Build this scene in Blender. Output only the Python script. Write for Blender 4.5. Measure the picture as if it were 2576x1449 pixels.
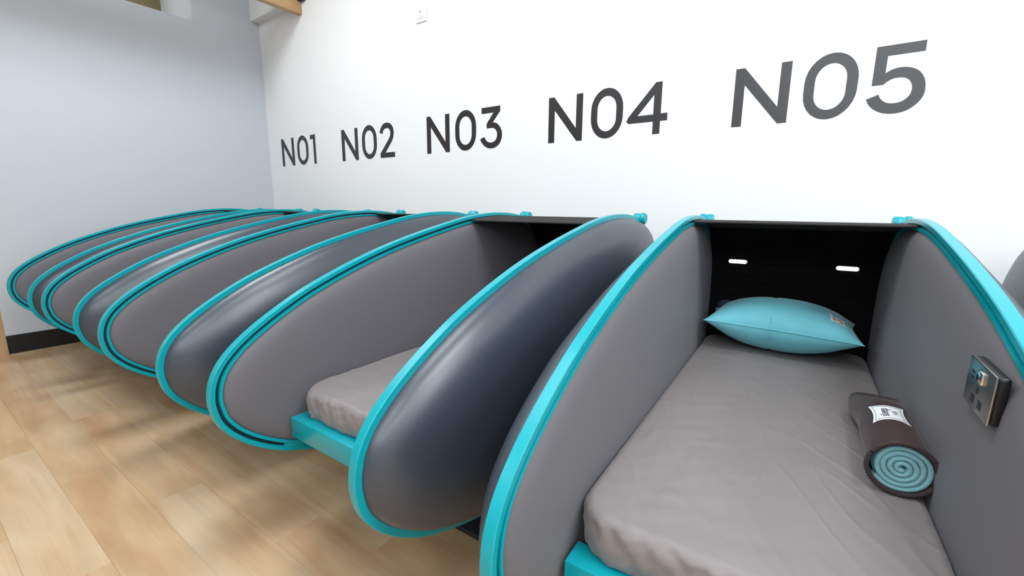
import bpy, bmesh, math, random
from mathutils import Vector, Matrix, noise

# ------------------------------------------------------------------ scene reset
for o in list(bpy.data.objects):
    bpy.data.objects.remove(o)
scene = bpy.context.scene
COL = scene.collection
random.seed(7)

D = 2.75                 # distance camera -> number wall (m)
H = 0.4414 * D           # camera height (m)

# ------------------------------------------------------------------ camera
YAW, PITCH, ROLL = 0.6021, -0.1804, 0.0088
fwd = Vector((-math.sin(YAW) * math.cos(PITCH), math.cos(YAW) * math.cos(PITCH), math.sin(PITCH)))
right = Vector((math.cos(YAW), math.sin(YAW), 0))
up = right.cross(fwd)
r2 = right * math.cos(ROLL) + up * math.sin(ROLL)
u2 = up * math.cos(ROLL) - right * math.sin(ROLL)
cam_data = bpy.data.cameras.new('camera')
cam_data.sensor_width = 36.0
cam_data.lens = 1096.276 / 2576 * 36.0
cam_data.clip_start = 0.02
cam = bpy.data.objects.new('camera', cam_data)
COL.objects.link(cam)
m = Matrix((r2, u2, -fwd)).transposed().to_4x4()
m.translation = Vector((0, 0, H))
cam.matrix_world = m
scene.camera = cam

# ------------------------------------------------------------------ world, lamps, exposure
world = bpy.data.worlds.new('world')
scene.world = world
world.use_nodes = True
world.node_tree.nodes['Background'].inputs[0].default_value = (0.8, 0.88, 1.0, 1)
world.node_tree.nodes['Background'].inputs[1].default_value = 0.25


def area(name, loc, sx, sy, power, col=(1, 1, 1), rot=(0, 0, 0)):
    d = bpy.data.lights.new(name, 'AREA')
    d.shape = 'RECTANGLE'
    d.size, d.size_y = sx, sy
    d.energy = power
    d.color = col
    o = bpy.data.objects.new(name, d)
    o.location = loc
    o.rotation_euler = rot
    COL.objects.link(o)
    return o


CEIL = 3.9
YFRONT = -3.2
# unseen bright area behind the camera, a bare area light without a window
area('front_light', (1.2, YFRONT + 0.05, 3.1), 5.0, 1.0, 95, (0.89, 0.955, 1.0), (math.radians(90), 0, 0))
for x, y, p in [(-3.4, 0.85, 70), (-1.0, 0.85, 42), (1.2, 0.85, 72), (3.2, 0.85, 84),
                (-2.6, -1.6, 32), (0.0, -1.6, 34), (2.6, -1.6, 56)]:
    area('ceiling_lamp', (x, y, CEIL - 0.03), 0.9, 1.5, p, (0.90, 0.96, 1.0))
# unseen fill light added to brighten the high niche of the side wall
area('niche_fill', (-1.943 * D - 0.35, 0.52 * D, 3.6), 0.3, 0.6, 5, (1.0, 0.95, 0.88))

scene.view_settings.view_transform = 'Standard'
scene.view_settings.look = 'None'
scene.view_settings.gamma = 1.0
scene.view_settings.use_curve_mapping = False
scene.view_settings.exposure = 0.0
scene.cycles.use_denoising = True
scene.cycles.max_bounces = 8
scene.cycles.diffuse_bounces = 6


# ------------------------------------------------------------------ helpers
def W(x, y, z):
    """calibrated units (camera at origin, wall at y = 1) -> metres with the floor at z = 0"""
    return Vector((x * D, y * D, z * D + H))


def tag(o, label=None, cat=None, group=None, kind=None):
    if label: o['label'] = label
    if cat: o['category'] = cat
    if group: o['group'] = group
    if kind: o['kind'] = kind
    return o


def empty(name, loc, rz=0.0):
    o = bpy.data.objects.new(name, None)
    o.empty_display_size = 0.1
    o.location = loc
    o.rotation_euler = (0, 0, rz)
    COL.objects.link(o)
    return o


def link(name, me, mat, parent=None, smooth=None):
    if mat is not None and not me.materials:
        me.materials.append(mat)
    o = bpy.data.objects.new(name, me)
    COL.objects.link(o)
    if parent is not None:
        o.parent = parent
    return o


def mesh(name, verts, faces, smooth=None):
    me = bpy.data.meshes.new(name)
    me.from_pydata([tuple(v) for v in verts], [], faces)
    bm = bmesh.new()
    bm.from_mesh(me)
    bmesh.ops.recalc_face_normals(bm, faces=bm.faces)
    bm.to_mesh(me)
    bm.free()
    if smooth is not None:
        me.shade_smooth()
        if smooth < 180:
            me.set_sharp_from_angle(angle=math.radians(smooth))
    me.update()
    return me


def box_data(x0, x1, y0, y1, z0, z1, off=0):
    v = [(x0, y0, z0), (x1, y0, z0), (x1, y1, z0), (x0, y1, z0), (x0, y0, z1), (x1, y0, z1), (x1, y1, z1), (x0, y1, z1)]
    f = [(0, 3, 2, 1), (4, 5, 6, 7), (0, 1, 5, 4), (1, 2, 6, 5), (2, 3, 7, 6), (3, 0, 4, 7)]
    return v, [tuple(i + off for i in q) for q in f]


def boxes(name, lst, bevel=0.0, seg=2):
    V, F = [], []
    for b in lst:
        v, f = box_data(*b, off=len(V))
        V += v
        F += f
    me = mesh(name, V, F)
    if bevel:
        bm = bmesh.new()
        bm.from_mesh(me)
        bmesh.ops.bevel(bm, geom=bm.edges[:], offset=bevel, segments=seg, profile=0.5, affect='EDGES', clamp_overlap=True)
        bm.to_mesh(me)
        bm.free()
        me.shade_smooth()
        me.set_sharp_from_angle(angle=math.radians(40))
    return me


def tube_data(pts, r, n=8, closed=False, off=0):
    V, F = [], []
    N = len(pts)
    for i, p in enumerate(pts):
        a = pts[(i - 1) % N] if closed or i > 0 else pts[i]
        b = pts[(i + 1) % N] if closed or i < N - 1 else pts[i]
        t = (Vector(b) - Vector(a)).normalized()
        ref = Vector((0, 0, 1)) if abs(t.z) < 0.9 else Vector((1, 0, 0))
        s = t.cross(ref).normalized()
        w = s.cross(t)
        rr = r[i] if isinstance(r, (list, tuple)) else r
        for k in range(n):
            an = 2 * math.pi * k / n
            V.append(Vector(p) + s * math.cos(an) * rr + w * math.sin(an) * rr)
    for i in range(N if closed else N - 1):
        j = (i + 1) % N
        for k in range(n):
            l = (k + 1) % n
            F.append((off + i * n + k, off + i * n + l, off + j * n + l, off + j * n + k))
    if not closed:
        F.append(tuple(off + k for k in range(n)))
        F.append(tuple(off + (N - 1) * n + k for k in range(n)))
    return V, F


def tube(name, pts, r, n=8, closed=False):
    V, F = tube_data(pts, r, n, closed)
    return mesh(name, V, F, 60)


def catmull(P, n, closed=True):
    out = []
    N = len(P)
    for i in range(N if closed else N - 1):
        p0, p1, p2, p3 = [P[(i + k) % N] if closed else P[min(max(i + k, 0), N - 1)] for k in (-1, 0, 1, 2)]
        for s in range(n):
            t = s / n
            out.append(tuple(.5 * (2 * b + (c - a) * t + (2 * a - 5 * b + 4 * c - d) * t * t + (3 * b - a - 3 * c + d) * t ** 3)
                             for a, b, c, d in zip(p0, p1, p2, p3)))
    if not closed:
        out.append(tuple(P[-1]))
    return out


def resample(P, n):
    """closed polyline -> n points spaced evenly"""
    L = [0]
    for i in range(len(P)):
        L.append(L[-1] + math.dist(P[i], P[(i + 1) % len(P)]))
    out, j = [], 0
    for k in range(n):
        s = L[-1] * k / n
        while L[j + 1] < s: j += 1
        t = (s - L[j]) / (L[j + 1] - L[j])
        a, b = P[j], P[(j + 1) % len(P)]
        out.append(tuple(a[q] + (b[q] - a[q]) * t for q in range(len(a))))
    return out


# ------------------------------------------------------------------ materials
def new_mat(name):
    mt = bpy.data.materials.new(name)
    mt.use_nodes = True
    nt = mt.node_tree
    return mt, nt, nt.nodes['Principled BSDF']


def N(nt, typ, **kw):
    n = nt.nodes.new(typ)
    for k, v in kw.items():
        setattr(n, k, v)
    return n


def simple(name, col, rough=0.5, metal=0.0, bump=0.0, bscale=200.0, spec=0.5, coat=0.0, sheen=0.0, var=0.0, vscale=3.0, stretch=None):
    mt, nt, b = new_mat(name)
    b.inputs['Base Color'].default_value = (*col, 1)
    b.inputs['Roughness'].default_value = rough
    b.inputs['Metallic'].default_value = metal
    b.inputs['Specular IOR Level'].default_value = spec
    b.inputs['Coat Weight'].default_value = coat
    b.inputs['Coat Roughness'].default_value = 0.15
    b.inputs['Sheen Weight'].default_value = sheen
    tc = N(nt, 'ShaderNodeTexCoord')
    src = tc.outputs['Object']
    if stretch:
        mp = N(nt, 'ShaderNodeMapping')
        mp.inputs['Scale'].default_value = stretch
        nt.links.new(src, mp.inputs[0])
        src = mp.outputs[0]
    if bump:
        t = N(nt, 'ShaderNodeTexNoise')
        t.inputs['Scale'].default_value = bscale
        t.inputs['Detail'].default_value = 4
        nt.links.new(src, t.inputs['Vector'])
        bp = N(nt, 'ShaderNodeBump')
        bp.inputs['Strength'].default_value = bump
        bp.inputs['Distance'].default_value = 0.004
        nt.links.new(t.outputs['Fac'], bp.inputs['Height'])
        nt.links.new(bp.outputs[0], b.inputs['Normal'])
    if var:
        t = N(nt, 'ShaderNodeTexNoise')
        t.inputs['Scale'].default_value = vscale
        t.inputs['Detail'].default_value = 3
        nt.links.new(src, t.inputs['Vector'])
        r = N(nt, 'ShaderNodeMapRange')
        r.inputs['From Min'].default_value = 0.3
        r.inputs['From Max'].default_value = 0.7
        r.inputs['To Min'].default_value = 1 - var
        r.inputs['To Max'].default_value = 1 + var
        nt.links.new(t.outputs['Fac'], r.inputs['Value'])
        mx = N(nt, 'ShaderNodeMix', data_type='RGBA', blend_type='MULTIPLY')
        mx.inputs['Factor'].default_value = 1
        mx.inputs['A'].default_value = (*col, 1)
        nt.links.new(r.outputs[0], mx.inputs['B'])
        nt.links.new(mx.outputs['Result'], b.inputs['Base Color'])
    return mt


def wood(name, c1, c2, c3, axis=0, rough=0.45, rnd=True, scale=1.0):
    mt, nt, b = new_mat(name)
    b.inputs['Roughness'].default_value = rough
    tc = N(nt, 'ShaderNodeTexCoord')
    oi = N(nt, 'ShaderNodeObjectInfo')
    add = N(nt, 'ShaderNodeVectorMath', operation='ADD')
    comb = N(nt, 'ShaderNodeCombineXYZ')
    if rnd:
        ml = N(nt, 'ShaderNodeMath', operation='MULTIPLY')
        ml.inputs[1].default_value = 37.0
        nt.links.new(oi.outputs['Random'], ml.inputs[0])
        nt.links.new(ml.outputs[0], comb.inputs[0])
        nt.links.new(ml.outputs[0], comb.inputs[1])
    nt.links.new(tc.outputs['Object'], add.inputs[0])
    nt.links.new(comb.outputs[0], add.inputs[1])
    mp = N(nt, 'ShaderNodeMapping')
    sc = [14.0 * scale] * 3
    sc[axis] = 1.3 * scale
    mp.inputs['Scale'].default_value = sc
    nt.links.new(add.outputs[0], mp.inputs[0])
    # broad cathedral figure: distorted bands
    n1 = N(nt, 'ShaderNodeTexNoise')
    n1.inputs['Scale'].default_value = 0.55
    n1.inputs['Detail'].default_value = 2
    n1.inputs['Distortion'].default_value = 0.6
    nt.links.new(mp.outputs[0], n1.inputs['Vector'])
    band = N(nt, 'ShaderNodeMath', operation='MULTIPLY')
    band.inputs[1].default_value = 26.0
    nt.links.new(n1.outputs['Fac'], band.inputs[0])
    sn = N(nt, 'ShaderNodeMath', operation='SINE')
    nt.links.new(band.outputs[0], sn.inputs[0])
    # fine fibre
    mp2 = N(nt, 'ShaderNodeMapping')
    sc2 = [130.0 * scale] * 3
    sc2[axis] = 5.0 * scale
    mp2.inputs['Scale'].default_value = sc2
    nt.links.new(add.outputs[0], mp2.inputs[0])
    n2 = N(nt, 'ShaderNodeTexNoise')
    n2.inputs['Scale'].default_value = 1.0
    n2.inputs['Detail'].default_value = 5
    nt.links.new(mp2.outputs[0], n2.inputs['Vector'])
    # cloudy tone
    n3 = N(nt, 'ShaderNodeTexNoise')
    n3.inputs['Scale'].default_value = 3.2
    n3.inputs['Detail'].default_value = 3
    mp3 = N(nt, 'ShaderNodeMapping')
    sc3 = [1.6] * 3
    sc3[axis] = 0.5
    mp3.inputs['Scale'].default_value = sc3
    nt.links.new(add.outputs[0], mp3.inputs[0])
    nt.links.new(mp3.outputs[0], n3.inputs['Vector'])
    ramp = N(nt, 'ShaderNodeValToRGB')
    ramp.color_ramp.elements[0].position = 0.3
    ramp.color_ramp.elements[0].color = (*c1, 1)
    ramp.color_ramp.elements[1].position = 0.72
    ramp.color_ramp.elements[1].color = (*c3, 1)
    e = ramp.color_ramp.elements.new(0.5)
    e.color = (*c2, 1)
    # fac = cloud*.65 + random*.35
    a1 = N(nt, 'ShaderNodeMath', operation='MULTIPLY')
    a1.inputs[1].default_value = 0.85
    nt.links.new(n3.outputs['Fac'], a1.inputs[0])
    a2 = N(nt, 'ShaderNodeMath', operation='MULTIPLY_ADD')
    a2.inputs[1].default_value = 0.16 if rnd else 0.0
    nt.links.new(oi.outputs['Random'], a2.inputs[0])
    nt.links.new(a1.outputs[0], a2.inputs[2])
    nt.links.new(a2.outputs[0], ramp.inputs[0])
    g = N(nt, 'ShaderNodeMath', operation='MULTIPLY_ADD')
    g.inputs[1].default_value = 0.05
    g.inputs[2].default_value = 0.90
    nt.links.new(sn.outputs[0], g.inputs[0])
    g2 = N(nt, 'ShaderNodeMath', operation='MULTIPLY_ADD')
    g2.inputs[1].default_value = 0.20
    nt.links.new(n2.outputs['Fac'], g2.inputs[0])
    nt.links.new(g.outputs[0], g2.inputs[2])
    mx = N(nt, 'ShaderNodeMix', data_type='RGBA', blend_type='MULTIPLY')
    mx.inputs['Factor'].default_value = 1
    nt.links.new(ramp.outputs[0], mx.inputs['A'])
    nt.links.new(g2.outputs[0], mx.inputs['B'])
    nt.links.new(mx.outputs['Result'], b.inputs['Base Color'])
    bp = N(nt, 'ShaderNodeBump')
    bp.inputs['Strength'].default_value = 0.12
    bp.inputs['Distance'].default_value = 0.001
    nt.links.new(n2.outputs['Fac'], bp.inputs['Height'])
    nt.links.new(bp.outputs[0], b.inputs['Normal'])
    return mt


def sheet_mat(name, col, rough=0.55, strength=0.5, sheen=0.15, scale=1.0):
    """crumpled cotton: two scales of stretched creases"""
    mt, nt, b = new_mat(name)
    b.inputs['Base Color'].default_value = (*col, 1)
    b.inputs['Roughness'].default_value = rough
    b.inputs['Sheen Weight'].default_value = sheen
    b.inputs['Sheen Roughness'].default_value = 0.35
    b.inputs['Specular IOR Level'].default_value = 0.3
    tc = N(nt, 'ShaderNodeTexCoord')
    mp = N(nt, 'ShaderNodeMapping')
    mp.inputs['Rotation'].default_value = (0, 0, 0.35)
    mp.inputs['Scale'].default_value = (3.0, 9.0, 6.0)
    nt.links.new(tc.outputs['Object'], mp.inputs[0])
    n1 = N(nt, 'ShaderNodeTexNoise')
    n1.noise_type = 'RIDGED_MULTIFRACTAL'
    n1.inputs['Scale'].default_value = 0.9
    n1.inputs['Detail'].default_value = 4
    n1.inputs['Distortion'].default_value = 0.8
    nt.links.new(mp.outputs[0], n1.inputs['Vector'])
    n2 = N(nt, 'ShaderNodeTexNoise')
    n2.inputs['Scale'].default_value = 600
    nt.links.new(tc.outputs['Object'], n2.inputs['Vector'])
    ad = N(nt, 'ShaderNodeMath', operation='MULTIPLY_ADD')
    ad.inputs[1].default_value = 0.04
    nt.links.new(n2.outputs['Fac'], ad.inputs[0])
    nt.links.new(n1.outputs['Fac'], ad.inputs[2])
    bp = N(nt, 'ShaderNodeBump')
    bp.inputs['Strength'].default_value = strength
    bp.inputs['Distance'].default_value = 0.004
    nt.links.new(ad.outputs[0], bp.inputs['Height'])
    nt.links.new(bp.outputs[0], b.inputs['Normal'])
    return mt


def emission(name, col, s):
    mt, nt, b = new_mat(name)
    b.inputs['Base Color'].default_value = (*col, 1)
    b.inputs['Emission Color'].default_value = (*col, 1)
    b.inputs['Emission Strength'].default_value = s
    return mt


M = dict(
    wall=simple('white_paint', (0.80, 0.805, 0.81), 0.7, bump=0.05, bscale=120),
    greywall=simple('side_wall_grey', (0.505, 0.533, 0.567), 0.7, bump=0.05, bscale=120),  # base colour darker and bluer than the number wall
    ceiling=simple('ceiling_paint', (0.55, 0.56, 0.58), 0.8),
    farwall=simple('grey_paint', (0.42, 0.43, 0.45), 0.8),
    black=simple('black_skirting', (0.004, 0.004, 0.005), 0.5),
    floor=wood('oak_vinyl', (0.40, 0.235, 0.120), (0.47, 0.322, 0.185), (0.51, 0.392, 0.262), 0, 0.42),
    oak=wood('oak_beam', (0.46, 0.28, 0.13), (0.54, 0.34, 0.16), (0.60, 0.40, 0.20), 1, 0.5, rnd=False),
    oakpanel=wood('oak_cladding', (0.40, 0.24, 0.12), (0.50, 0.32, 0.17), (0.58, 0.38, 0.21), 2, 0.5, rnd=False),
    subfloor=simple('subfloor', (0.30, 0.20, 0.12), 0.9),
    teal=simple('teal_lacquer', (0.001, 0.305, 0.360), 0.30, spec=0.4, coat=0.1),
    leather=simple('slate_leatherette', (0.030, 0.040, 0.057), 0.36, bump=0.03, bscale=900, spec=0.85),
    fabric=simple('grey_upholstery', (0.122, 0.117, 0.130), 0.62, bump=0.06, bscale=700, sheen=0.1, spec=0.35),
    grooveshade=simple('shaded_groove', (0.004, 0.022, 0.035), 0.45),  # shade of the groove put into a dark teal colour
    hood=simple('black_blind', (0.042, 0.040, 0.040), 0.9, spec=0.2, bump=0.5, bscale=500),
    head=simple('black_headboard', (0.004, 0.0035, 0.004), 0.8, spec=0.12, bump=0.2, bscale=60, stretch=(0.15, 1, 6)),
    base=simple('dark_base', (0.012, 0.012, 0.014), 0.6),
    sheet=sheet_mat('taupe_sheet', (0.222, 0.196, 0.193), 0.5, 0.5, sheen=0.2),
    led=emission('led_diffuser', (1.0, 0.98, 0.95), 0.9),
    vinyl=simple('charcoal_vinyl', (0.012, 0.0125, 0.016), 0.38, spec=0.7),
    plastic=simple('white_plastic', (0.82, 0.82, 0.82), 0.35),
    slot=simple('dark_slot', (0.02, 0.02, 0.02), 0.5),
    pillow=simple('teal_cotton', (0.17, 0.58, 0.68), 0.75, bump=0.25, bscale=9, sheen=0.2, var=0.06, vscale=8),
    seam=simple('teal_seam', (0.03, 0.19, 0.24), 0.8),
    brown=sheet_mat('brown_nylon', (0.048, 0.027, 0.026), 0.42, 0.5),
    hem=simple('brown_hem', (0.05, 0.033, 0.033), 0.9, bump=0.8, bscale=300),
    fleece=simple('teal_fleece', (0.24, 0.52, 0.56), 0.95, bump=0.5, bscale=260, sheen=0.4),
    white=simple('white_label', (0.85, 0.87, 0.88), 0.5),
    ink=simple('label_ink', (0.03, 0.04, 0.06), 0.6),
    tan=simple('label_tan', (0.55, 0.33, 0.22), 0.6),
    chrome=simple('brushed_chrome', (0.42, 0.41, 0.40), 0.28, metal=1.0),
    brightchrome=simple('polished_chrome', (0.8, 0.8, 0.8), 0.12, metal=1.0),
    boxblack=simple('black_backbox', (0.006, 0.006, 0.008), 0.4),
    navy=simple('navy_fabric', (0.01, 0.025, 0.05), 0.8),
    nicheolive=simple('olive_panel', (0.17, 0.14, 0.07), 0.7, var=0.15, vscale=4),
    nichedark=simple('dark_brown_panel', (0.065, 0.05, 0.045), 0.7, var=0.2, vscale=6),
    dark_block=simple('dark_brown_block', (0.05, 0.04, 0.035), 0.5, metal=0.5),
)

# ------------------------------------------------------------------ room shell
XL, XR_ = -1.943 * D, 4.0
YB, YF = D, -3.2
YE = 0.1751 * D          # where the painted part of the left wall begins


def struct(name, me, mat, parent=None, label=None):
    o = link(name, me, mat, parent)
    if parent is None:
        o['kind'] = 'structure'
    if label: o['label'] = label
    return o


struct('wall_back', boxes('wall_back', [(XL - 1.0, XR_ + .2, YB, YB + .15, 0, CEIL)]), M['wall'],
       label='white wall behind the pods carrying the numbers')
struct('wall_right', boxes('wall_right', [(XR_, XR_ + .2, YF, YB, 0, CEIL)]), M['wall'], label='white side wall of the room')
struct('wall_front', boxes('wall_front', [(XL - 1.0, XR_ + .2, YF - .15, YF, 0, CEIL)]), M['farwall'], label='grey wall opposite the pods')
struct('ceiling', boxes('ceiling', [(XL - 1.0, XR_ + .2, YF - .15, YB + .15, CEIL, CEIL + .1)]), M['ceiling'], label='white ceiling')

# left wall with a high opening
OY0, OY1, OZ0, OZ1 = 0.36 * D, 0.7645 * D, 0.661 * D + H, 3.65
TX = XL - 0.274 * D
wl = struct('wall_left', boxes('wall_left', [
    (TX, XL, YE, OY0, 0, CEIL), (TX, XL, OY1, YB, 0, CEIL),
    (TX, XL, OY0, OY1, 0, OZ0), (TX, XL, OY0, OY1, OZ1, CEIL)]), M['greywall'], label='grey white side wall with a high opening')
struct('niche_panel', boxes('niche_panel', [(TX - .03, TX, 0.66 * D, OY1 + .05, OZ0 - .05, OZ1 + .05)]), M['nicheolive'], wl)
struct('niche_panel', boxes('niche_panel', [(TX - .03, TX, OY0 - .05, 0.66 * D, OZ0 - .05, OZ1 + .05)]), M['nichedark'], wl)
struct('trim_1', boxes('trim_1', [(TX, XL, YF, YE, 0, CEIL)]), M['oakpanel'], label='wooden cladding at the near end of the side wall')
struct('baseboard_left', boxes('baseboard_left', [(XL, XL + .012, YE, YB, 0, .0553 * D)]), M['black'], label='black baseboard along the grey side wall')
struct('baseboard_back', boxes('baseboard_back', [(XL + .012, XR_, YB - .012, YB, 0, .0553 * D)]), M['black'], label='black baseboard behind the pods')
# bulkhead and oak beam in the upper corner
struct('trim_2', boxes('trim_2', [(XL, -1.64 * D, .969 * D, YB, .726 * D + H, CEIL)]), M['wall'], label='white boxed bulkhead in the upper wall corner')
bm_ = struct('trim_3', boxes('trim_3', [(-1.656 * D, -1.629 * D, -0.6, YB, .692 * D + H, .692 * D + H + .28)], 0.003), M['oak'],
             label='light oak beam meeting the number wall near the ceiling')
link('dark_block', boxes('dark_block', [(-1.629 * D, -1.60 * D, YB - .05, YB, .732 * D + H, .732 * D + H + .12)], .004), M['dark_block'], bm_)  # small dark brown box beside the beam end at the number wall

# floor of separate planks
fl = struct('floor', boxes('floor', [(XL - 1.0, XR_ + .2, YF - .15, YB + .15, -0.06, -0.006)]), M['subfloor'], label='light oak plank floor')
PW, PL, GAP = 0.185, 1.24, 0.0004


def plank_mesh(L):
    c = 0.0004
    z0, z1 = -0.006, 0.0
    x, y = L / 2 - GAP / 2, PW / 2 - GAP / 2
    V = []
    for zz, e in ((z0, 0), (z1 - c, 0), (z1, c)):
        V += [(-x + e, -y + e, zz), (x - e, -y + e, zz), (x - e, y - e, zz), (-x + e, y - e, zz)]
    F = []
    for k in (0, 4):
        for i in range(4):
            j = (i + 1) % 4
            F.append((k + i, k + j, k + 4 + j, k + 4 + i))
    F.append((8, 9, 10, 11))
    me = mesh('plank', V, F)
    me.materials.append(M['floor'])
    return me


full_plank = plank_mesh(PL)
row0 = 0.30
nrow0 = int((YF - row0) / PW) - 1
k = nrow0
while row0 + k * PW < YB:
    yc = row0 + (k + .5) * PW
    off = -2.62 if k == 0 else -2.62 + ((k * 0.413) % 1.0) * PL + random.uniform(-.1, .1)
    x = off - math.ceil((off - XL) / PL) * PL
    while x < XR_:
        x0, x1 = max(x, XL), min(x + PL, XR_)
        if x1 - x0 > 0.03 and yc - PW / 2 < YB - .01:
            me = full_plank if abs((x1 - x0) - PL) < 1e-6 else plank_mesh(x1 - x0)
            o = link('plank', me, None, fl)
            o.location = ((x0 + x1) / 2, yc, 0)
        x += PL
    k += 1

# ------------------------------------------------------------------ sleeping pods
prof_ctrl = [(.83, -.0145), (.78, -.0090), (.72, -.0092), (.655, -.0155), (.589, -.0275), (.51, -.0445), (.44, -.0625), (.381, -.0815), (.326, -.1025),
             (.288, -.1205), (.25, -.142), (.223, -.161), (.204, -.180), (.193, -.200), (.189, -.222), (.191, -.240), (.196, -.256), (.207, -.273),
             (.222, -.289), (.242, -.305), (.264, -.319), (.289, -.330), (.32, -.342), (.36, -.354), (.42, -.368), (.50, -.381), (.60, -.389),
             (.70, -.387), (.79, -.374), (.86, -.348), (.912, -.308), (.944, -.255), (.957, -.195), (.953, -.135), (.936, -.085), (.905, -.046), (.87, -.025)]
NP = 200
PROF = resample(catmull(prof_ctrl, 10), NP)
cyc = sum(p[0] for p in PROF) / NP
YC = 0.57                # local origin of a pod in y
HW = 0.129               # half inner width (calibrated units)


def prof_normals(P):
    out = []
    n = len(P)
    for i in range(n):
        a, b = P[i - 1], P[(i + 1) % n]
        t = (b[0] - a[0], b[1] - a[1])
        l = math.hypot(*t)
        nn = (t[1] / l, -t[0] / l)
        # outward: away from the centre
        if nn[0] * (P[i][0] - .57) + nn[1] * (P[i][1] + .2) < 0:
            nn = (-nn[0], -nn[1])
        out.append(nn)
    return out


PN = prof_normals(PROF)


def offs(i, r):
    return (PROF[i % NP][0] + PN[i % NP][0] * r, PROF[i % NP][1] + PN[i % NP][1] * r)


def loc(x, y, z):
    """pod-local metres from calibrated units"""
    return Vector((x * D, (y - YC) * D, z * D + H))


# groove depth along the ring: open along the top and round the foot, closed under the bed
i_end = min((i for i in range(NP) if PROF[i][0] < .30 and PROF[i][1] < -.27), key=lambda i: abs(PROF[i][0] - .272))
i_head = min((i for i in range(NP) if PROF[i][0] > .90), key=lambda i: abs(PROF[i][1] + .26))


def groove(i):
    i %= NP
    d = 0.0038
    if i <= i_end: return d * min(1, (i_end - i) / 1.0)
    if i >= i_head: return d
    return 0.0


def rim_mesh(side):
    V, F = [], []
    for i in range(NP):
        d = groove(i)
        sec = [(0.0007, .0000), (0.0088, .0004), (0.0095, -.0004), (0.0095, -.0072), (0.0056, -.0084), (0.0056, -.0142), (0.0014, -.0142),
               (0.0005, -.0134), (0.0005, -.0102), (0.0005 + d, -.0098), (0.0005 + d, -.0060), (0.0, -.0056), (0.0, -.0008)]
        for u, r in sec:
            y, z = offs(i, r)
            V.append(loc(side * (HW + u), y, z))
    n = len(sec)
    for i in range(NP):
        j = (i + 1) % NP
        for k in range(n):
            l = (k + 1) % n
            F.append((i * n + k, i * n + l, j * n + l, j * n + k))
    return mesh('rim', V, F, 28)


def groove_shade_mesh(side):  # dark strip on the groove floor, standing in for the shade there
    V, F = [], []
    idx = [i for i in range(i_head, NP)] + [i for i in range(0, i_end)]
    for i in idx:
        for r in (-.0063, -.0095):
            for u in (.0036, .0043):
                y, z = offs(i, r)
                V.append(loc(side * (HW + u), y, z))
    for a in range(len(idx) - 1):
        p, q = a * 4, a * 4 + 4
        for k, l in ((0, 1), (1, 3), (3, 2), (2, 0)):
            F.append((p + k, p + l, q + l, q + k))
    F += [(0, 1, 3, 2), tuple(len(V) - 4 + k for k in (0, 1, 3, 2))]
    return mesh('groove_shade', V, F)


def dome(name, side, r_edge, u_of_rho, rings):
    V, F = [], []
    cy, cz = 0.575, -0.20
    for rho in rings:
        for i in range(NP):
            y, z = offs(i, r_edge)
            V.append(loc(side * (HW + u_of_rho(rho, math.hypot(y - cy, z - cz))), cy + (y - cy) * rho, cz + (z - cz) * rho))
    for a in range(len(rings) - 1):
        for i in range(NP):
            j = (i + 1) % NP
            F.append((a * NP + i, a * NP + j, (a + 1) * NP + j, (a + 1) * NP + i))
    c = len(V)
    V.append(loc(side * (HW + u_of_rho(0, .2)), cy, cz))
    a = (len(rings) - 1) * NP
    for i in range(NP):
        F.append((a + i, a + (i + 1) % NP, c))
    return mesh(name, V, F, 60)


BULGE = 0.044
shell_u = lambda rho, R: 0.0078 + BULGE * max(0, 1 - rho ** min(4.4, max(2.4, 2 * R / .13))) ** 0.5
panel_u = lambda rho, R: 0.0045 - 0.0088 * max(0, 1 - rho ** (85 * R)) ** 0.8 - 0.0045 * (1 - rho ** 2)
shell_rings = [math.sin(math.pi / 2 * (1 - (k / 22)) ** 0.55) if k else 1.0 for k in range(22)]
shell_rings = [math.sqrt(max(0, 1 - (k / 22) ** 2.2)) for k in range(22)]
panel_rings = [1, .9985, .996, .992, .987, .98, .97, .955, .935, .91, .87, .8, .7, .55, .4, .2]

rim_me = {s: rim_mesh(s) for s in (-1, 1)}
groove_shade_me = {s: groove_shade_mesh(s) for s in (-1, 1)}
shell_me = {s: dome('side_shell', s, -.0066, shell_u, shell_rings) for s in (-1, 1)}
panel_me = {s: dome('inner_panel', s, -.0136, panel_u, panel_rings) for s in (-1, 1)}


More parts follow.
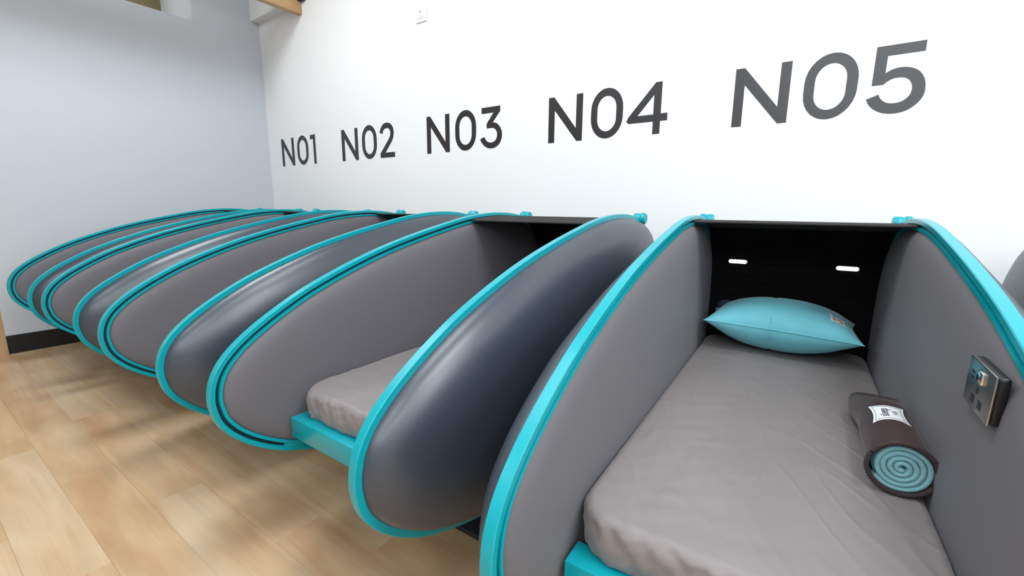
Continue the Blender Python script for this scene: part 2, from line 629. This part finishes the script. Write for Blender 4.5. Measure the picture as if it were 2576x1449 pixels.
def hood_mesh(y_front):
    """ribbed blind running in the two tracks, from the front hem over the top and down the head end"""
    i0 = min((i for i in range(NP) if PROF[i][1] > -.05), key=lambda i: abs(PROF[i][0] - y_front))
    seq = [(i0 - k) % NP for k in range(0, NP)]
    stop = min((i for i in range(NP) if PROF[i][0] > .9), key=lambda i: abs(PROF[i][1] + .30))
    idx = []
    for i in seq:
        idx.append(i)
        if i == stop: break
    # dense points along, ribbed
    base = []
    for a in range(len(idx) - 1):
        for s in range(4):
            t = s / 4
            p, q = offs(idx[a], -.0078), offs(idx[a + 1], -.0078)
            n = PN[idx[a]]
            base.append((p[0] + (q[0] - p[0]) * t, p[1] + (q[1] - p[1]) * t, n))
    V, F = [], []
    hw = HW + .0008
    for c, (y, z, n) in enumerate(base):
        rr = 0.00055 * (1 if c % 2 else -1)
        for r in (rr + .0008, rr - .0008):
            for x in (-hw, hw):
                V.append(loc(x, y + n[0] * r, z + n[1] * r))
    for a in range(len(base) - 1):
        p, q = a * 4, a * 4 + 4
        for k, l in ((0, 1), (1, 3), (3, 2), (2, 0)):
            F.append((p + k, p + l, q + l, q + k))
    F += [(0, 1, 3, 2), tuple(len(V) - 4 + k for k in (0, 1, 3, 2))]
    me = mesh('hood', V, F)
    hem = [loc(-hw, base[0][0] - .001, base[0][1] - .001), loc(hw, base[0][0] - .001, base[0][1] - .001)]
    return me, tube('hood_hem', hem, .0017 * D, 10)


def headboard_mesh():
    V, F = [], []
    rows = 44
    for k in range(rows + 1):
        z = -.300 + (.300 - .030) * k / rows
        y = .908 + (0.0007 if k % 2 else 0)
        y -= 0.050 * max(0, (k / rows - .72) / .28) ** 2
        for x in (-HW + .001, HW - .001):
            V += [loc(x, y, z), loc(x, y + .004, z)]
    for k in range(rows):
        p, q = k * 4, k * 4 + 4
        F += [(p, p + 2, q + 2, q), (p + 1, p + 3, q + 3, q + 1), (p, p + 1, q + 1, q), (p + 2, p + 3, q + 3, q + 2)]
    F += [(0, 1, 3, 2), tuple(rows * 4 + k for k in (0, 1, 3, 2))]
    return mesh('headboard', V, F)


head_me = headboard_mesh()


def pill_mesh(name, w, h, t):
    """rounded bar in the xz plane, facing -y"""
    V, F = [], []
    n = 12
    out = []
    for k in range(n + 1):
        a = -math.pi / 2 + math.pi * k / n
        out.append((w / 2 - h / 2 + math.cos(a) * h / 2, math.sin(a) * h / 2))
    for k in range(n + 1):
        a = math.pi / 2 + math.pi * k / n
        out.append((-w / 2 + h / 2 + math.cos(a) * h / 2, math.sin(a) * h / 2))
    m_ = len(out)
    for y, s in ((0, 1), (-t * .7, 1), (-t, .8)):
        for x, z in out:
            V.append((x if s == 1 else (x - math.copysign(h * .1, x)), y, z * s))
    for a in (0, 1):
        for k in range(m_):
            l = (k + 1) % m_
            F.append((a * m_ + k, a * m_ + l, (a + 1) * m_ + l, (a + 1) * m_ + k))
    F.append(tuple(range(m_)))
    F.append(tuple(2 * m_ + k for k in range(m_)))
    return mesh(name, V, F, 50)


light_me = pill_mesh('reading_light', .031 * D, .0074 * D, .008)
strip_me = boxes('glint_strip', [(-.0145 * D, .0145 * D, -.002, 0, -.0012, .0012)])  # thin grey bars standing in for faint lines of light above the LEDs


def knob_mesh(side):
    V, F = [], []
    n = 20
    prof = [(-.006, .004), (-.006, .0095), (-.004, .0108), (.004, .0108), (.0055, .0100), (.0075, .0100), (.0095, .0118), (.0150, .0112), (.0175, .0085), (.0175, .003)]
    for u, r in prof:
        for k in range(n):
            a = 2 * math.pi * k / n
            V.append(loc(side * (HW + u), .862 + math.cos(a) * r, -.0175 + math.sin(a) * r))
    for a in range(len(prof) - 1):
        for k in range(n):
            l = (k + 1) % n
            F.append((a * n + k, a * n + l, (a + 1) * n + l, (a + 1) * n + k))
    F.append(tuple(range(n)))
    F.append(tuple((len(prof) - 1) * n + k for k in range(n)))
    return mesh('hinge_cap', V, F, 40)


knob_me = {s: knob_mesh(s) for s in (-1, 1)}


def lb(x0, x1, y0, y1, z0, z1):
    a, b = loc(x0, y0, z0), loc(x1, y1, z1)
    return (a.x, b.x, a.y, b.y, a.z, b.z)


bar_me = boxes('foot_bar', [lb(-.1195, .1195, .274, .300, -.300, -.2725)], .003)
plat_me = boxes('bed_platform', [lb(-.1175, .1175, .300, .922, -.292, -.2752)], .004)
base_me = boxes('pedestal', [lb(-.085, .085, .44, .86, -.4414 + .006, -.290), lb(-.11, .11, .40, .88, -.4414, -.4414 + .008)], .006)

PODS = [(-1.6250, -.0110, 0.0, .74), (-1.2620, -.003, 0.0, .745), (-.8468, 0.0, 0.0, .77), (-.4212, .001, 0.0, .665), (-.0200, 0.0, .024, .725), (.3905, 0.0, 0.0, .74)]
POD_LABEL = ['farthest teal rimmed sleeping pod, beside the grey side wall under NO1',
             'teal rimmed sleeping pod under NO2, second from the side wall',
             'teal rimmed sleeping pod under NO3, middle of the five numbered pods',
             'teal rimmed sleeping pod under NO4 with bed end and black hood showing',
             'nearest open sleeping pod under NO5 holding a teal pillow and blanket',
             'sleeping pod cut off by the right edge, only its rounded grey side showing']
pods = []
for n_, (xc, dy, yaw, yh) in enumerate(PODS):
    # rotate about the pod's middle (y = .5)
    pv = W(xc, .5 + dy, 0)
    v = Vector((0, (YC - .5) * D, 0))
    v.rotate(Matrix.Rotation(yaw, 3, 'Z'))
    p = empty('sleeping_pod', (pv.x + v.x, pv.y + v.y, 0), yaw)
    tag(p, POD_LABEL[n_], 'sleeping pod', 'row of sleeping pods along the number wall')
    pods.append(p)
    for s in (-1, 1):
        link('side_shell', shell_me[s], M['leather'], p)
        r_ = link('rim', rim_me[s], M['teal'], p)
        link('groove_shade', groove_shade_me[s], M['grooveshade'], r_)
        link('inner_panel', panel_me[s], M['fabric'], p)
        link('hinge_cap', knob_me[s], M['teal'], r_)
    hm, hemm = hood_mesh(yh)
    ho = link('hood', hm, M['hood'], p)
    link('hood_hem', hemm, M['hood'], ho)
    hb = link('headboard', head_me, M['head'], p)
    for sx in (-1, 1):
        q = link('reading_light', light_me, M['led'], hb)
        q.location = loc(sx * .0817, .9078, -.0935)
        q = link('glint_strip', strip_me, M['chrome'], hb)
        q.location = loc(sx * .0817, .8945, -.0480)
    link('foot_bar', bar_me, M['teal'], p)
    link('bed_platform', plat_me, M['base'], p)
    link('pedestal', base_me, M['base'], p)


# ------------------------------------------------------------------ mattresses in fitted sheets
def mattress_mesh(seed):
    hx, y0, y1, zt, zb = .1205, .2885, .9045, -.2350, -.2745
    rc, re = .034, .0075
    cy = (y0 + y1) / 2
    hy = (y1 - y0) / 2
    NA = 640

    def outline(ins):
        pts = []
        X, Y = hx - ins, hy - ins
        R = max(rc - ins, X * .25)
        for sx, sy, a0 in ((1, 1, 0), (-1, 1, 90), (-1, -1, 180), (1, -1, 270)):
            for k in range(13):
                a = math.radians(a0 + 90 * k / 12)
                pts.append((sx * (X - R) + math.cos(a) * R, sy * (Y - R) + math.sin(a) * R))
        return resample(pts, NA)

    lev = []
    for k in range(4): lev.append((.004 * (1 - k / 3), zb + (.004 * k / 3)))
    for k in range(1, 8): lev.append((0, zb + .004 + (zt - re - zb - .004) * k / 8))
    for k in range(0, 9):
        a = math.pi / 2 * k / 8
        lev.append((re * (1 - math.cos(a)), zt - re + re * math.sin(a)))
    for k in range(1, 46): lev.append((re + (hx - re - .0015) * k / 45, zt))
    V, F = [], []
    for ins, z in lev:
        o = outline(ins)
        for (x, y) in o:
            # slack folds on the skirt, soft hollows on top
            wy = y + cy
            p = Vector((x * 38, wy * 38, seed * 7.3))
            top = max(0, min(1, (z - (zt - re)) / re))
            fold = noise.noise(Vector((x * 95 + z * 70, wy * 95, seed + z * 50))) + .6 * noise.noise(Vector((x * 230 - z * 170, wy * 230, seed + z * 120)))
            dx = dy_ = 0.0
            if top < 1:
                l = math.hypot(x / hx, y / hy) + 1e-6
                am = .0030 * (1 - top)
                dx = (x / hx / l) * fold * am * .3
                dy_ = (y / hy / l) * fold * am
                if y < -hy * .9:
                    dy_ -= .003 * math.sin(math.pi * min(1, max(0, (z - zb) / (zt - zb))))
            zz = z
            if top > 0:
                zz += top * (.0012 * noise.noise(p * .35) + .0006 * noise.noise(Vector((p.x * .5 + p.y * .5, p.y * 1.4 - p.x, 3.1))))
                rd = noise.noise(Vector((x * 40 + wy * 22, wy * 9 - x * 8, seed * 3.3)))
                zz += top * .0009 * max(0, 1 - abs(rd) * 6)
            V.append(loc(x + dx, wy + dy_, zz))
    for a in range(len(lev) - 1):
        for i in range(NA):
            j = (i + 1) % NA
            F.append((a * NA + i, a * NA + j, (a + 1) * NA + j, (a + 1) * NA + i))
    F.append(tuple(range(NA)))
    F.append(tuple((len(lev) - 1) * NA + i for i in range(NA)))
    return mesh('mattress', V, F, 180)


ML = ['taupe sheeted mattress in the pod beside the grey side wall', 'taupe sheeted mattress in the pod under NO2', 'taupe sheeted mattress in the pod under NO3',
      'taupe sheeted mattress whose rounded foot shows in the pod under NO4', 'large taupe sheeted mattress under the teal pillow in the nearest pod',
      'taupe sheeted mattress in the pod at the right edge']
mats = [mattress_mesh(1), mattress_mesh(2)]
for i, p in enumerate(pods):
    o = link('mattress', mats[1 if i == 4 else 0], M['sheet'])
    o.location = p.location
    o.rotation_euler = p.rotation_euler
    tag(o, ML[i], 'mattress', 'mattresses inside the sleeping pods')

# ------------------------------------------------------------------ wall numbers
GN = [[(0, 1), (.142, 1), (.708, .279), (.708, 1), (.866, 1), (.866, 0), (.730, 0), (.160, .712), (.160, 0), (0, 0)]]


def stadium(cx, cy, hw, hh, n=14):
    pts = []
    sl = hh - hw * 1.18
    for a0, sy in ((0, 1), (180, -1)):
        for k in range(n + 1):
            a = math.radians(a0 + 180 * k / n)
            pts.append((cx + math.cos(a) * hw, cy + sy * sl + math.sin(a) * hw * 1.18))
    return pts


GO = [stadium(1.434, .512, .3625, .515), stadium(1.434, .508, .2145, .361)]
G5 = [[(1.98, 1.008), (2.557, 1.008), (2.557, .857), (2.126, .857), (2.126, .608), (2.196, .648), (2.281, .667), (2.369, .661), (2.448, .635), (2.521, .585),
       (2.578, .506), (2.612, .413), (2.623, .306), (2.612, .213), (2.57, .134), (2.503, .064), (2.413, .014), (2.317, -.003), (2.227, .001), (2.133, .026),
       (2.045, .08), (1.973, .157), (1.93, .244), (2.078, .3), (2.107, .24), (2.153, .191), (2.207, .16), (2.278, .149), (2.356, .161), (2.418, .201),
       (2.459, .262), (2.47, .338), (2.456, .412), (2.416, .477), (2.359, .512), (2.3, .522), (2.232, .516), (2.167, .483), (2.12, .44), (1.978, .44)]]
G4 = [[(2.46, .993), (2.588, .993), (2.588, .39), (2.722, .39), (2.722, .247), (2.584, .247), (2.584, 0), (2.440, 0), (2.440, .247), (1.923, .247), (1.923, .377)],
      [(2.438, .758), (2.438, .385), (2.114, .385)]]
G3 = [[(1.982, 1.01), (2.573, 1.01), (2.573, .882), (2.342, .631), (2.425, .616), (2.497, .576), (2.569, .505), (2.617, .409), (2.63, .325), (2.618, .225),
       (2.571, .126), (2.499, .057), (2.402, .012), (2.291, -.001), (2.179, .017), (2.078, .067), (1.99, .15), (1.927, .246), (2.073, .298), (2.104, .237),
       (2.154, .186), (2.216, .154), (2.291, .145), (2.365, .156), (2.426, .193), (2.468, .255), (2.48, .328), (2.468, .394), (2.425, .454), (2.364, .489),
       (2.303, .499), (2.155, .499), (2.155, .624), (2.364, .865), (1.982, .865)]]
G2 = [[(1.945, .74), (1.976, .828), (2.047, .928), (2.15, .997), (2.29, 1.017), (2.413, .994), (2.504, .933), (2.567, .845), (2.59, .739), (2.578, .627),
       (2.534, .517), (2.445, .41), (2.192, .147), (2.617, .147), (2.617, -.002), (1.952, -.002), (1.952, .131), (2.327, .507), (2.401, .589), (2.439, .682),
       (2.438, .744), (2.408, .807), (2.362, .842), (2.294, .861), (2.21, .851), (2.138, .814), (2.099, .755), (2.088, .706)]]
G1 = [[(1.945, 1), (2.262, 1), (2.262, 0), (2.118, 0), (2.118, .85), (1.945, .85)]]


def round_curves(P):
    """subdivide the gently turning runs of an outline with a spline, keep its corners"""
    n = len(P)

    def turn(i):
        a, b, c = P[i - 1], P[i], P[(i + 1) % n]
        t1 = math.atan2(b[1] - a[1], b[0] - a[0])
        t2 = math.atan2(c[1] - b[1], c[0] - b[0])
        return abs((t2 - t1 + math.pi) % (2 * math.pi) - math.pi)
    soft = [math.radians(1) < turn(i) < math.radians(42) for i in range(n)]
    out = []
    for i in range(n):
        j = (i + 1) % n
        p1, p2 = P[i], P[j]
        out.append(p1)
        if soft[i] or soft[j]:
            p0 = P[i - 1] if soft[i] else (2 * p1[0] - p2[0], 2 * p1[1] - p2[1])
            p3 = P[(j + 1) % n] if soft[j] else (2 * p2[0] - p1[0], 2 * p2[1] - p1[1])
            if math.dist(p1, p2) > .2: continue
            for t in (.25, .5, .75):
                out.append(tuple(.5 * (2 * b + (c - a) * t + (2 * a - 5 * b + 4 * c - d) * t * t + (3 * b - a - 3 * c + d) * t ** 3)
                                 for a, b, c, d in zip(p0, p1, p2, p3)))
    return out


def outline_mesh(name, loops, th, tf):
    """flat filled outline with holes and a little thickness; tf maps (x, y, depth) -> point"""
    bm = bmesh.new()
    edges = []
    for lp in loops:
        vs = [bm.verts.new((x, y, 0)) for x, y in lp]
        for a in range(len(vs)):
            edges.append(bm.edges.new((vs[a], vs[(a + 1) % len(vs)])))
    bmesh.ops.triangle_fill(bm, use_beauty=True, use_dissolve=False, edges=edges)
    if th:
        r = bmesh.ops.extrude_face_region(bm, geom=bm.faces[:])
        for v in r['geom']:
            if isinstance(v, bmesh.types.BMVert):
                v.co.z = th
    for v in bm.verts:
        v.co = tf(v.co.x, v.co.y, v.co.z)
    bmesh.ops.recalc_face_normals(bm, faces=bm.faces)
    me = bpy.data.meshes.new(name)
    bm.to_mesh(me)
    bm.free()
    return me


CAPH = .1077 * D
NX = [-1.8451, -1.4371, -1.0078, -.5800, -.1597]
words_ = ['NO1', 'NO2', 'NO3', 'NO4', 'NO5']
for i, (nx, gd) in enumerate(zip(NX, (G1, G2, G3, G4, G5))):
    base = W(nx, 1, .1632)
    e = empty('wall_number', (base.x, YB, base.z))
    tag(e, 'dark charcoal lettering %s on the white wall' % words_[i], 'wall number', 'pod numbers on the wall')
    for nm, g in (('letter', GN), ('letter', GO), ('digit', gd)):
        g = [round_curves(q) if nm == 'digit' else q for q in g]
        me = outline_mesh(nm, g, .0012, lambda x, y, t: Vector((x * CAPH, -t, y * CAPH)))
        link(nm, me, M['vinyl'], e)

# ------------------------------------------------------------------ wall switch
sw = empty('light_switch', W(-1.017, 1, .536))
tag(sw, 'small white switch plate high on the number wall', 'switch')
hwS, hhS = .021 * D, .036 * D
pl = link('switch_plate', boxes('switch_plate', [(-hwS, hwS, -.009, 0, 0, hhS)], .003), M['plastic'], sw)
link('rocker', boxes('rocker', [(-hwS * .55, hwS * .55, -.0125, -.008, hhS * .30, hhS * .62)], .0015), M['plastic'], sw)
link('indicator', boxes('indicator', [(-hwS * .35, -hwS * .02, -.0098, -.008, hhS * .76, hhS * .82)], .0005), M['slot'], sw)

# ------------------------------------------------------------------ power socket on the nearest pod's right panel
p5 = pods[4]
sk = link('power_socket', boxes('power_socket', [(-.0115, 0.006, -.0655, .0655, -.0440, .0440)], .006, 3), M['boxblack'], p5)


def pod_local_from_world(v):
    q = Vector(v) - p5.location
    q.rotate(Matrix.Rotation(-p5.rotation_euler.z, 3, 'Z'))
    return q


sc_ = pod_local_from_world(W(.0997, .399, -.1140))
sk.location = Vector(((HW - .0058) * D, sc_.y, sc_.z))
sk.rotation_euler = (math.radians(2), 0, 0)


def skp(name, b, mat, bev=.001):
    return link(name, boxes(name, [b], bev), mat, sk)


skp('face_plate', (-.0145, -.0105, -.0665, .0665, -.0448, .0448), M['chrome'], .002)
skp('rocker_switch', (-.0195, -.014, -.024, .004, .012, .034), M['brightchrome'], .0015)
skp('usb_port', (-.0149, -.014, .030, .045, .016, .022), M['slot'], .0001)
skp('usb_port', (-.0149, -.014, .030, .045, .006, .012), M['slot'], .0001)
skp('pin_hole', (-.0149, -.014, -.002, .008, -.012, .002), M['slot'], .0001)
skp('pin_hole', (-.0149, -.014, .010, .028, -.034, -.018), M['slot'], .0001)
skp('pin_hole', (-.0149, -.014, -.030, -.012, -.034, -.018), M['slot'], .0001)

# ------------------------------------------------------------------ pillow
PA, PB = .1080, .0640
pc = W(-.0325, .8420, -.1860)
pil = empty('pillow', (pc.x, pc.y, W(0, 0, -.2345).z), .03)
tag(pil, 'plump teal cotton pillow with a small white label in the nearest pod', 'pillow')
pz = pc.z - pil.location.z


def pillow_pt(u, v, sgn):
    x = PA * u * (1 - .075 * (1 - v * v))
    y = PB * v * (1 - .12 * (1 - u * u))
    t = (max(0, 1 - abs(u) ** 2.3) ** .62) * (max(0, 1 - abs(v) ** 2.1) ** .52)
    T = .0420 if sgn > 0 else .0460
    z = T * t * sgn
    # pucker where the centre seam meets the front edge, and along the seam itself
    d = abs(u + .10)
    z *= 1 - .05 * math.exp(-(d / .02) ** 2) - .22 * math.exp(-(d / .07) ** 2) * max(0, -v - .72) * 2.5
    # creases fanning from the front corners
    w = noise.noise(Vector((u * 9, v * 3, 4.2 + sgn)))
    z += .0016 * w * t * (abs(u) ** 2)
    # the front edge seam rides up to the left and down to the right
    z += .0035 * -u * max(0, -v)
    return Vector((x * D, y * D, z * D + pz))


def pillow_mesh():
    n, m_ = 72, 48
    V, F = [], []
    us = [math.sin(math.pi / 2 * (2 * i / n - 1)) for i in range(n + 1)]
    vs = [math.sin(math.pi / 2 * (2 * j / m_ - 1)) for j in range(m_ + 1)]
    top = {}
    for sgn in (1, -1):
        for j in range(m_ + 1):
            for i in range(n + 1):
                edge = i in (0, n) or j in (0, m_)
                if edge and sgn < 0:
                    top[(sgn, i, j)] = top[(1, i, j)]
                    continue
                top[(sgn, i, j)] = len(V)
                V.append(pillow_pt(us[i], vs[j], sgn))
    for sgn in (1, -1):
        for j in range(m_):
            for i in range(n):
                F.append(tuple(top[(sgn, a, b)] for a, b in ((i, j), (i + 1, j), (i + 1, j + 1), (i, j + 1))))
    return mesh('pillow_cover', V, F, 180)


pcov = link('pillow_cover', pillow_mesh(), M['pillow'], pil)
seam = []
for k in range(81):
    u = -1 + 2 * k / 80
    seam.append(pillow_pt(u, -1, 1) + Vector((0, -.0012, 0)))
link('edge_seam', tube('edge_seam', seam, .0022, 6), M['pillow'], pil)
cs = [pillow_pt(-.10, -1 + 1.8 * k / 40, 1) + Vector((0, 0, .0003)) for k in range(41)]
link('centre_seam', tube('centre_seam', cs, .0011, 6), M['seam'], pil)
cs = [pillow_pt(-.10, -1 + 1.0 * k / 24, -1) - Vector((0, 0, .0003)) for k in range(25)]
link('centre_seam', tube('centre_seam', cs, .0011, 6), M['seam'], pil)


V, F = [], []
for j in range(9):
    for i in range(16):
        ph, th = math.pi * j / 8, 2 * math.pi * i / 16
        V.append(((-.080 + .020 * math.sin(ph) * math.cos(th)) * D, (.018 + .012 * math.sin(ph) * math.sin(th)) * D, (.0125 + .010 * math.cos(ph) - .005 * math.cos(th)) * D + pz))
for j in range(8):
    for i in range(16):
        k = (i + 1) % 16
        F.append((j * 16 + i, j * 16 + k, (j + 1) * 16 + k, (j + 1) * 16 + i))
tag(link('dark_lining', mesh('dark_lining', V, F, 180), M['navy'], pil), 'navy lining peeking out behind the pillow')


def pillow_tf(lift):
    def tf(x, y, t):
        q = pillow_pt(x, y, 1)
        e = 1e-3
        n = (pillow_pt(x + e, y, 1) - q).cross(pillow_pt(x, y + e, 1) - q).normalized()
        return q + n * (lift + t)
    return tf


def pillow_patch(name, loops, mat, lift):
    return outline_mesh(name, loops, .0006, pillow_tf(lift))


def badge_grid(name, cx, cy, w, h, b, tf, th=.0006, n=14):
    """label cloth with concave sides as a fine grid that follows the surface below"""
    V, F = [], []
    for t_ in (0, th):
        for j in range(n + 1):
            for i in range(n + 1):
                u, v = 2 * i / n - 1, 2 * j / n - 1
                V.append(tf(cx + w * u * (1 - b * (1 - v * v)), cy + h * v * (1 - b * (1 - u * u)), t_))
    K = (n + 1) ** 2
    for j in range(n):
        for i in range(n):
            q = [j * (n + 1) + i, j * (n + 1) + i + 1, (j + 1) * (n + 1) + i + 1, (j + 1) * (n + 1) + i]
            F.append(tuple(q))
            F.append(tuple(K + a for a in q))
    rim = [i for i in range(n)] + [j * (n + 1) + n for j in range(n)] + [n * (n + 1) + i for i in range(n, 0, -1)] + [j * (n + 1) for j in range(n, 0, -1)]
    for a in range(len(rim)):
        c, d = rim[a], rim[(a + 1) % len(rim)]
        F.append((c, d, K + d, K + c))
    return mesh(name, V, F, 60)


def badge(cx, cy, w, h, b, n=8):
    """rectangle with concave sides"""
    c = [(-1, -1), (1, -1), (1, 1), (-1, 1)]
    out = []
    for k in range(4):
        p, q = c[k], c[(k + 1) % 4]
        for s in range(n):
            t = s / n
            bow = b * 4 * t * (1 - t)
            x, y = p[0] + (q[0] - p[0]) * t, p[1] + (q[1] - p[1]) * t
            if p[0] == q[0]: x -= p[0] * bow
            else: y -= p[1] * bow
            out.append((cx + x * w, cy + y * h))
    return out


lab = link('white_label', badge_grid('white_label', .735, -.50, .105, .17, .2, pillow_tf(.0012)), M['white'], pil)
for rect, mt_ in (((.675, -.42, .80, -.395), 'ink'), ((.675, -.60, .71, -.46), 'tan'), ((.755, -.62, .80, -.47), 'tan'), ((.72, -.50, .75, -.485), 'ink'), ((.72, -.55, .75, -.535), 'ink')):
    x0, y0, x1, y1 = rect
    link('label_print', pillow_patch('label_print', [[(x0, y0), (x1, y0), (x1, y1), (x0, y1)]], None, .0019), M[mt_], lab)

# ------------------------------------------------------------------ rolled blanket in its brown sleeve
zm = W(0, 0, -.2345).z
A0 = W(.0815, .457, 0)
A1 = W(.0795, .622, 0)
rb = empty('blanket_roll', (A0.x, A0.y, zm + .003), 0)
tag(rb, 'teal fleece blanket rolled in a brown sleeve lying on the nearest bed', 'blanket')
ax = Vector((A1.x - A0.x, A1.y - A0.y, 0))
LEN = ax.length
ax.normalize()
sd = Vector((ax.y, -ax.x, 0))      # to the right when looking along the axis


def sleeve_pt(a, th, lift=0.0):
    """a: 0 near end .. 1 far end; th: angle from the top, positive to the right"""
    f = max(0, (a - .55) / .45)
    f = f * f * (3 - 2 * f)
    rw = (.0226 + .0024 * f) * D + lift
    rh = (.0222 - .0085 * f) * D + lift
    ex = 2.0 + 2.2 * f
    c, s = math.cos(th), math.sin(th)
    k = (abs(c) ** ex + abs(s) ** ex) ** (-1 / ex)
    wob = 1 + .02 * noise.noise(Vector((a * 6, c * 2, s * 2)))
    zc = (.0222 - .0085 * f) * D
    return ax * (a * LEN) + sd * (s * k * rw * wob) + Vector((0, 0, zc + c * k * rh * wob + .001))


V, F = [], []
na, nt_ = 40, 56
for i in range(na + 1):
    for k in range(nt_):
        V.append(sleeve_pt(i / na, 2 * math.pi * k / nt_))
for i in range(na + 1):
    for k in range(nt_):
        V.append(sleeve_pt(i / na if i < na else .985, 2 * math.pi * k / nt_, -.0025))
o2 = (na + 1) * nt_
for i in range(na):
    for k in range(nt_):
        l = (k + 1) % nt_
        F.append((i * nt_ + k, i * nt_ + l, (i + 1) * nt_ + l, (i + 1) * nt_ + k))
        F.append((o2 + i * nt_ + k, o2 + i * nt_ + l, o2 + (i + 1) * nt_ + l, o2 + (i + 1) * nt_ + k))
for k in range(nt_):
    l = (k + 1) % nt_
    F.append((k, l, o2 + l, o2 + k))
F.append(tuple(na * nt_ + k for k in range(nt_)))
link('sleeve', mesh('sleeve', V, F, 70), M['brown'], rb)
# gathered hem of the sleeve mouth
hp, hr = [], []
for k in range(120):
    th = 2 * math.pi * k / 120
    q = sleeve_pt(0, th, .0005)
    hp.append(q + Vector((0, -.001, 0)))
    hr.append(.0050 + .0013 * (k % 2) + .0010 * noise.noise(Vector((k * .7, 0, 0))))
V, F = tube_data(hp, hr, 8, True)
link('sleeve_hem', mesh('sleeve_hem', V, F, 60), M['hem'], rb)
# the fleece spiral, seen end on: one strip wound on itself
V, F = [], []
turns, ns = 4.3, 300
r_in, r_out = .004, .0200 * D
th_k = (r_out - r_in) / turns
zc0 = .0222 * D + .001
sec = []
for i in range(ns + 1):
    t = i / ns
    th = t * turns * 2 * math.pi + 2.2
    r = r_in + (r_out - r_in) * t
    wob = 1 + .035 * noise.noise(Vector((math.cos(th) * 1.2, math.sin(th) * 1.2, t * 5)))
    c, s = math.cos(th), math.sin(th)
    hw_ = th_k * .5
    row = []
    for k, (dr, dyy) in enumerate([(-.93, .030), (-.93, .007), (-.78, .0022), (-.45, 0), (0, -.0008), (.45, 0), (.78, .0022), (.93, .007), (.93, .030)]):
        rr = max(.0005, r * wob + dr * hw_)
        row.append(ax * (dyy + .002) + sd * (s * rr) + Vector((0, 0, zc0 + c * rr)))
    sec.append(row)
m_ = len(sec[0])
for row in sec: V += row
for i in range(ns):
    for k in range(m_ - 1):
        F.append((i * m_ + k, i * m_ + k + 1, (i + 1) * m_ + k + 1, (i + 1) * m_ + k))
F += [tuple(range(m_)), tuple(ns * m_ + k for k in range(m_))]
link('fleece', mesh('fleece', V, F, 60), M['fleece'], rb)
# core behind the spiral so that no gap looks through
V, F = [], []
for a in (.012, .55):
    for k in range(32):
        th = 2 * math.pi * k / 32
        rr = .0195 * D if a < .1 else .015 * D
        V.append(ax * (a * LEN + .01) + sd * (math.sin(th) * rr) + Vector((0, 0, zc0 + math.cos(th) * rr * (1 if a < .1 else .8))))
for k in range(32):
    l = (k + 1) % 32
    F.append((k, l, 32 + l, 32 + k))
F += [tuple(range(32)), tuple(32 + k for k in range(32))]
link('fleece_core', mesh('fleece_core', V, F, 60), M['seam'], rb)


def sleeve_map(lift):
    def tf(x, y, t):
        # x along the axis (m from near end), y around (m, positive = left)
        a = x / LEN
        q = sleeve_pt(a, -y / (.0215 * D), lift + t)
        return q
    return tf


LX, LY = .185, .010         # label centre
bl = link('white_label', badge_grid('white_label', LX, LY, .056, .036, .16, sleeve_map(.0016)), M['white'], rb)


def text_mesh(body, size):
    c = bpy.data.curves.new('t', 'FONT')
    c.body = body
    c.size = size
    c.align_x = 'CENTER'
    c.resolution_u = 3
    o = bpy.data.objects.new('t', c)
    COL.objects.link(o)
    dg = bpy.context.evaluated_depsgraph_get()
    me = bpy.data.meshes.new_from_object(o.evaluated_get(dg))
    bpy.data.objects.remove(o)
    return me


for body, size, dyo in (('sleep', .026, .000), ("'n fly", .015, -.017)):
    me = text_mesh(body, size)
    tf = sleeve_map(.0032)
    for v in me.vertices:
        v.co = tf(LX + v.co.x, LY + dyo + v.co.y, 0)
    me.materials.clear()
    link('label_text', me, M['ink'], bl)
# thin printed border
bd = badge(LX, LY, .046, .029, .16, 10)
V, F = tube_data([sleeve_map(.0026)(x, y, 0) for x, y in bd], .0005, 5, True)
link('label_border', mesh('label_border', V, F), M['ink'], bl)
